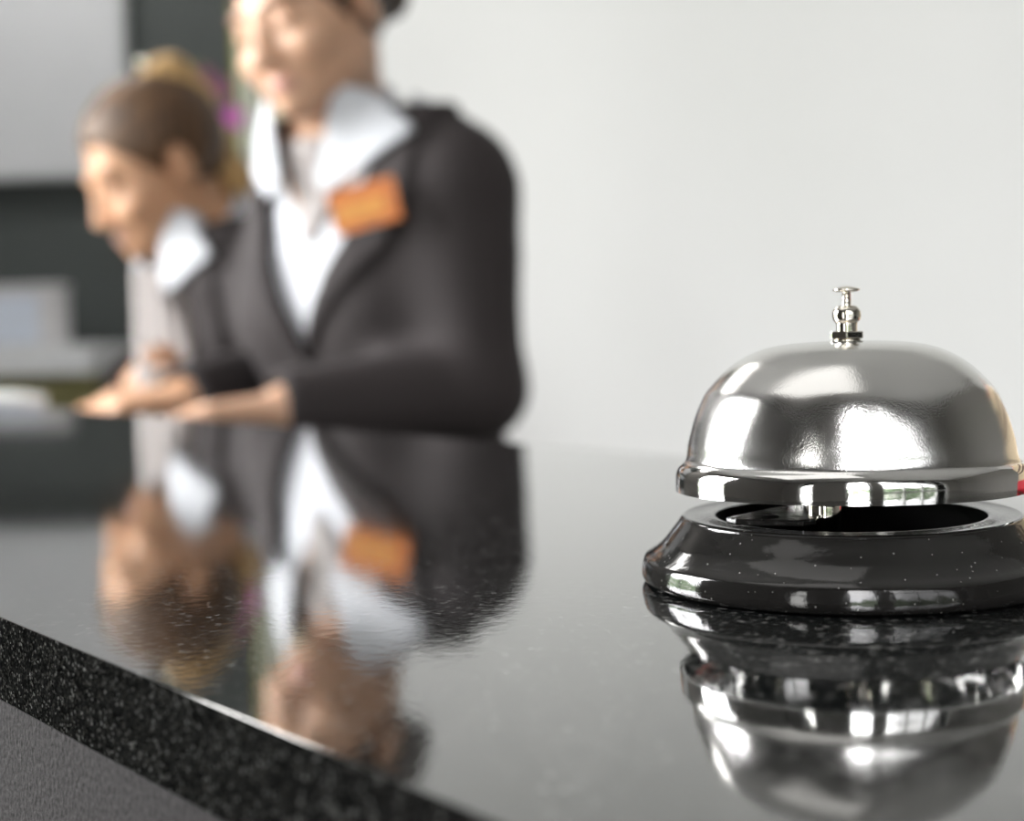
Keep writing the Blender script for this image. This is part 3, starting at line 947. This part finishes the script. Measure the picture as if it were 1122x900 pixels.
# striped pouch on the counter, just outside the right edge
po = empty('striped_pouch', (.1985, .392, Z0), (0, 0, -.45))
tag(po, 'red and beige striped pouch on the counter at the right edge behind the bell', 'pouch')
bm = bmesh.new(); rows = []
for i in range(13):
    t = i/12; z = .075*t; w = .055*(1-.55*t); dpt = .024*(1-.86*t**1.5)+.002
    rows.append([bm.verts.new((w*math.copysign(abs(math.cos(a))**.6, math.cos(a)), dpt*math.copysign(abs(math.sin(a))**.8, math.sin(a)), z+.001)) for a in [2*PI*k/40 for k in range(40)]])
for i, (a, b) in enumerate(zip(rows, rows[1:])):
    for k in range(40):
        f = bm.faces.new((a[k], a[(k+1) % 40], b[(k+1) % 40], b[k])); f.material_index = 1 if i < 2 else (2 if i in (6, 8) else 0)
bm.faces.new(rows[0][::-1]); bm.faces.new(rows[-1])
obj('pouch_body', bm, [M['pouch'], M['pouch_red'], M['pouch_stripe']], po, smooth=True)
bm = bmesh.new(); tube(bm, [(-.023, 0, .077), (.023, 0, .077)], .0025, 10); zp = obj('zip', bm, M['pouch_red'], po, smooth=True)

# ------------------------------------------------------------------ room shell
X0, X1, Y0, Y1, CH = -2.45, 3.2, -1.5, 4.72, 3.4
def shell(name, bm, mat): return tag(obj(name, bm, mat), kind='structure')
bm = bmesh.new(); box(bm, X0-.2, X1+.2, Y0-.2, Y1+.2, -.1, 0); shell('floor', bm, M['floor'])
bm = bmesh.new(); box(bm, X0-.2, X1+.2, Y0-.2, Y1+.2, CH, CH+.1); shell('ceiling', bm, M['ceiling'])
bm = bmesh.new(); box(bm, X0-.2, -.30, Y1, Y1+.15, 0, CH); shell('wall_back', bm, M['dark_wall'])
bm = bmesh.new(); box(bm, -.45, X1, 3.02, 3.16, 0, CH); box(bm, -.45, -.31, 3.16, Y1, 0, CH); shell('wall_staff_side', bm, M['white_wall'])

def wall_with_openings(name, axis, pos, out, a0, a1, ops, mat):
    """axis 'x': wall lies in plane x=pos running along y; ops = (b0,b1,z0,z1)"""
    bm = bmesh.new(); p0, p1 = sorted((pos, pos+out))
    def bb(b0, b1, z0, z1):
        if b1-b0 < 1e-4 or z1-z0 < 1e-4: return
        if axis == 'x': box(bm, p0, p1, b0, b1, z0, z1)
        else: box(bm, b0, b1, p0, p1, z0, z1)
    cur = a0
    for b0, b1, z0, z1 in sorted(ops):
        bb(cur, b0, 0, CH); bb(b0, b1, 0, z0); bb(b0, b1, z1, CH); cur = b1
    bb(cur, a1, 0, CH)
    return shell(name, bm, mat)
wn = [0]
def window(axis, pos, out, b0, b1, z0, z1, nx, nz, bar=.045):
    wn[0] += 1
    c = (b0+b1)/2; loc = (pos+out/2, c, z0) if axis == 'x' else (c, pos+out/2, z0)
    w = empty('window_%d' % wn[0], loc); tag(w, kind='structure')
    W_, H_ = b1-b0, z1-z0
    def bb(bm, s0, s1, t, h0, h1):
        if axis == 'x': box(bm, -t, t, s0, s1, h0, h1)
        else: box(bm, s0, s1, -t, t, h0, h1)
    bm = bmesh.new()
    bb(bm, -W_/2, -W_/2+bar, .04, 0, H_); bb(bm, W_/2-bar, W_/2, .04, 0, H_)
    bb(bm, -W_/2, W_/2, .04, 0, bar); bb(bm, -W_/2, W_/2, .04, H_-bar, H_)
    obj('window_frame', bm, M['frame'], w)
    bm = bmesh.new()
    for i in range(1, nx):
        x = -W_/2+W_*i/nx; bb(bm, x-bar/2, x+bar/2, .03, 0, H_)
    for i in range(1, nz):
        z = H_*i/nz; bb(bm, -W_/2, W_/2, .025, z-bar/2, z+bar/2)
    if len(bm.faces): obj('glazing_bars', bm, M['frame'], w)
    else: bm.free()
    bm = bmesh.new(); bb(bm, -W_/2+.01, W_/2-.01, .003, .01, H_-.01); obj('pane', bm, M['glass'], w)
    # portal: tells the sampler where daylight enters
    ld = bpy.data.lights.new('daylight_portal', 'AREA'); ld.shape = 'RECTANGLE'; ld.size = W_; ld.size_y = H_; ld.cycles.is_portal = True
    lo_ = bpy.data.objects.new('daylight_portal', ld); COL.objects.link(lo_); lo_.parent = w
    inward = Vector((-out, 0, 0)) if axis == 'x' else Vector((0, -out, 0))
    lo_.location = inward.normalized()*.06+Vector((0, 0, H_/2))
    lo_.rotation_euler = inward.to_track_quat('-Z', 'Y').to_euler()
LW = [(.75, 2.25, .35, 3.0)]
BW = [(-1.75, -1.25, .1, 3.0), (-.42, .10, .1, 3.15), (.32, 2.30, .4, 3.2)]
wall_with_openings('wall_left', 'x', X0, -.2, Y0-.2, Y1+.2, LW, M['lobby_wall'])
wall_with_openings('wall_right', 'x', X1, .2, Y0-.2, Y1+.2, [], M['lobby_wall'])
wall_with_openings('wall_rear', 'y', Y0, -.2, X0, X1, BW, M['lobby_wall'])
for b in LW: window('x', X0, -.2, *b, 2, 1)
for b, g in zip(BW, ((1, 2), (1, 1), (4, 4))): window('y', Y0, -.2, *b, *g)
# added glowing panels: one gives the dome a bright reflection, one brightens the board
for i, (x, y, wx, wy) in enumerate(((-.65, .25, 1.7, 1.3), (-1.5, 3.75, 1.5, .6))):
    cl = empty('added_ceiling_panel', (x, y, CH))
    tag(cl, 'unseen glowing panel added under the ceiling for extra light', 'added_light', 'added glowing panels')
    bm = bmesh.new()
    for a in ((-wx-.03, -wx, -wy-.03, wy+.03), (wx, wx+.03, -wy-.03, wy+.03), (-wx, wx, -wy-.03, -wy), (-wx, wx, wy, wy+.03)):
        box(bm, a[0]/2 if 0 else a[0], a[1], a[2], a[3], -.05, 0)
    bm.transform(Matrix.Scale(.5, 4, (1, 0, 0)) @ Matrix.Scale(.5, 4, (0, 1, 0)))
    obj('plate_border', bm, M['trim'], cl)
    bm = bmesh.new(); box(bm, -wx/2, wx/2, -wy/2, wy/2, -.045, -.03); obj('glow_plate', bm, M['added_light_back' if i else 'added_light'], cl)

# ------------------------------------------------------------------ world: overcast sky above a dark green tree line
w = bpy.data.worlds.new('world'); SC.world = w; w.use_nodes = True
nt = w.node_tree; bg = nt.nodes['Background']
tc = N(nt, 'ShaderNodeTexCoord'); sx = N(nt, 'ShaderNodeSeparateXYZ'); nt.links.new(tc.outputs['Generated'], sx.inputs[0])
nz = N(nt, 'ShaderNodeTexNoise', Scale=9., Detail=4.); nt.links.new(tc.outputs['Generated'], nz.inputs['Vector'])
ma = N(nt, 'ShaderNodeMath', operation='MULTIPLY_ADD'); ma.inputs[1].default_value = .35; nt.links.new(nz.outputs['Fac'], ma.inputs[0]); 
ty = N(nt, 'ShaderNodeMapRange'); tx = N(nt, 'ShaderNodeMapRange')
for n_, a0, a1 in ((ty, -.25, -.5), (tx, -.35, -.55)): n_.inputs[1].default_value = a0; n_.inputs[2].default_value = a1; n_.inputs[3].default_value = 0; n_.inputs[4].default_value = 1
nt.links.new(sx.outputs[1], ty.inputs[0]); nt.links.new(sx.outputs[0], tx.inputs[0])
tm = N(nt, 'ShaderNodeMath', operation='MULTIPLY'); nt.links.new(ty.outputs[0], tm.inputs[0]); nt.links.new(tx.outputs[0], tm.inputs[1])
tz = N(nt, 'ShaderNodeMath', operation='MULTIPLY_ADD'); tz.inputs[1].default_value = -.5      # taller trees beyond one of the rear windows
nt.links.new(tm.outputs[0], tz.inputs[0]); nt.links.new(sx.outputs[2], tz.inputs[2]); nt.links.new(tz.outputs[0], ma.inputs[2])
r = ramp(nt, [(.0, (.30, .30, .29)), (.16, (.24, .25, .22)), (.19, (.07, .10, .06)), (.25, (.10, .13, .08)), (.33, (.97, .975, 1.)), (.6, (1., 1., 1.))])
nt.links.new(ma.outputs[0], r.inputs['Fac']); mr = N(nt, 'ShaderNodeMapRange'); mr.inputs[1].default_value = -1; mr.inputs[2].default_value = .3; mr.inputs[3].default_value = 21.; mr.inputs[4].default_value = 1.5
nt.links.new(sx.outputs[0], mr.inputs[0])                 # the overcast sky is brighter on the sun's side
nt.links.new(r.outputs['Color'], bg.inputs['Color']); nt.links.new(mr.outputs[0], bg.inputs['Strength'])

# ------------------------------------------------------------------ camera
cd = bpy.data.cameras.new('camera'); cam = bpy.data.objects.new('camera', cd); COL.objects.link(cam)
p, rl = .05696, .02662
fwd = Vector((0, math.cos(p), -math.sin(p))); up = Vector((0, math.sin(p), math.cos(p))); ri = Vector((1, 0, 0))
r_c = ri*math.cos(rl)-up*math.sin(rl); u_c = ri*math.sin(rl)+up*math.cos(rl)
m = Matrix.Identity(4)
for i, a in enumerate((r_c, u_c, -fwd)): m.col[i][:3] = a
m.col[3][:3] = (0, 0, Z0+.05372)
cam.matrix_world = m
cd.sensor_width = 36.; cd.lens = 1643.8/1122*36.; cd.clip_start = .01
cd.dof.use_dof = True; cd.dof.focus_distance = .283; cd.dof.aperture_fstop = 10.8; cd.dof.aperture_blades = 0
SC.camera = cam

SC.view_settings.view_transform = 'Standard'; SC.view_settings.look = 'None'
SC.view_settings.gamma = 1; SC.view_settings.use_curve_mapping = False
SC.view_settings.exposure = 1.2
SC.cycles.use_denoising = True
SC.cycles.max_bounces = 10; SC.cycles.transparent_max_bounces = 12
SC.cycles.sample_clamp_indirect = 8.
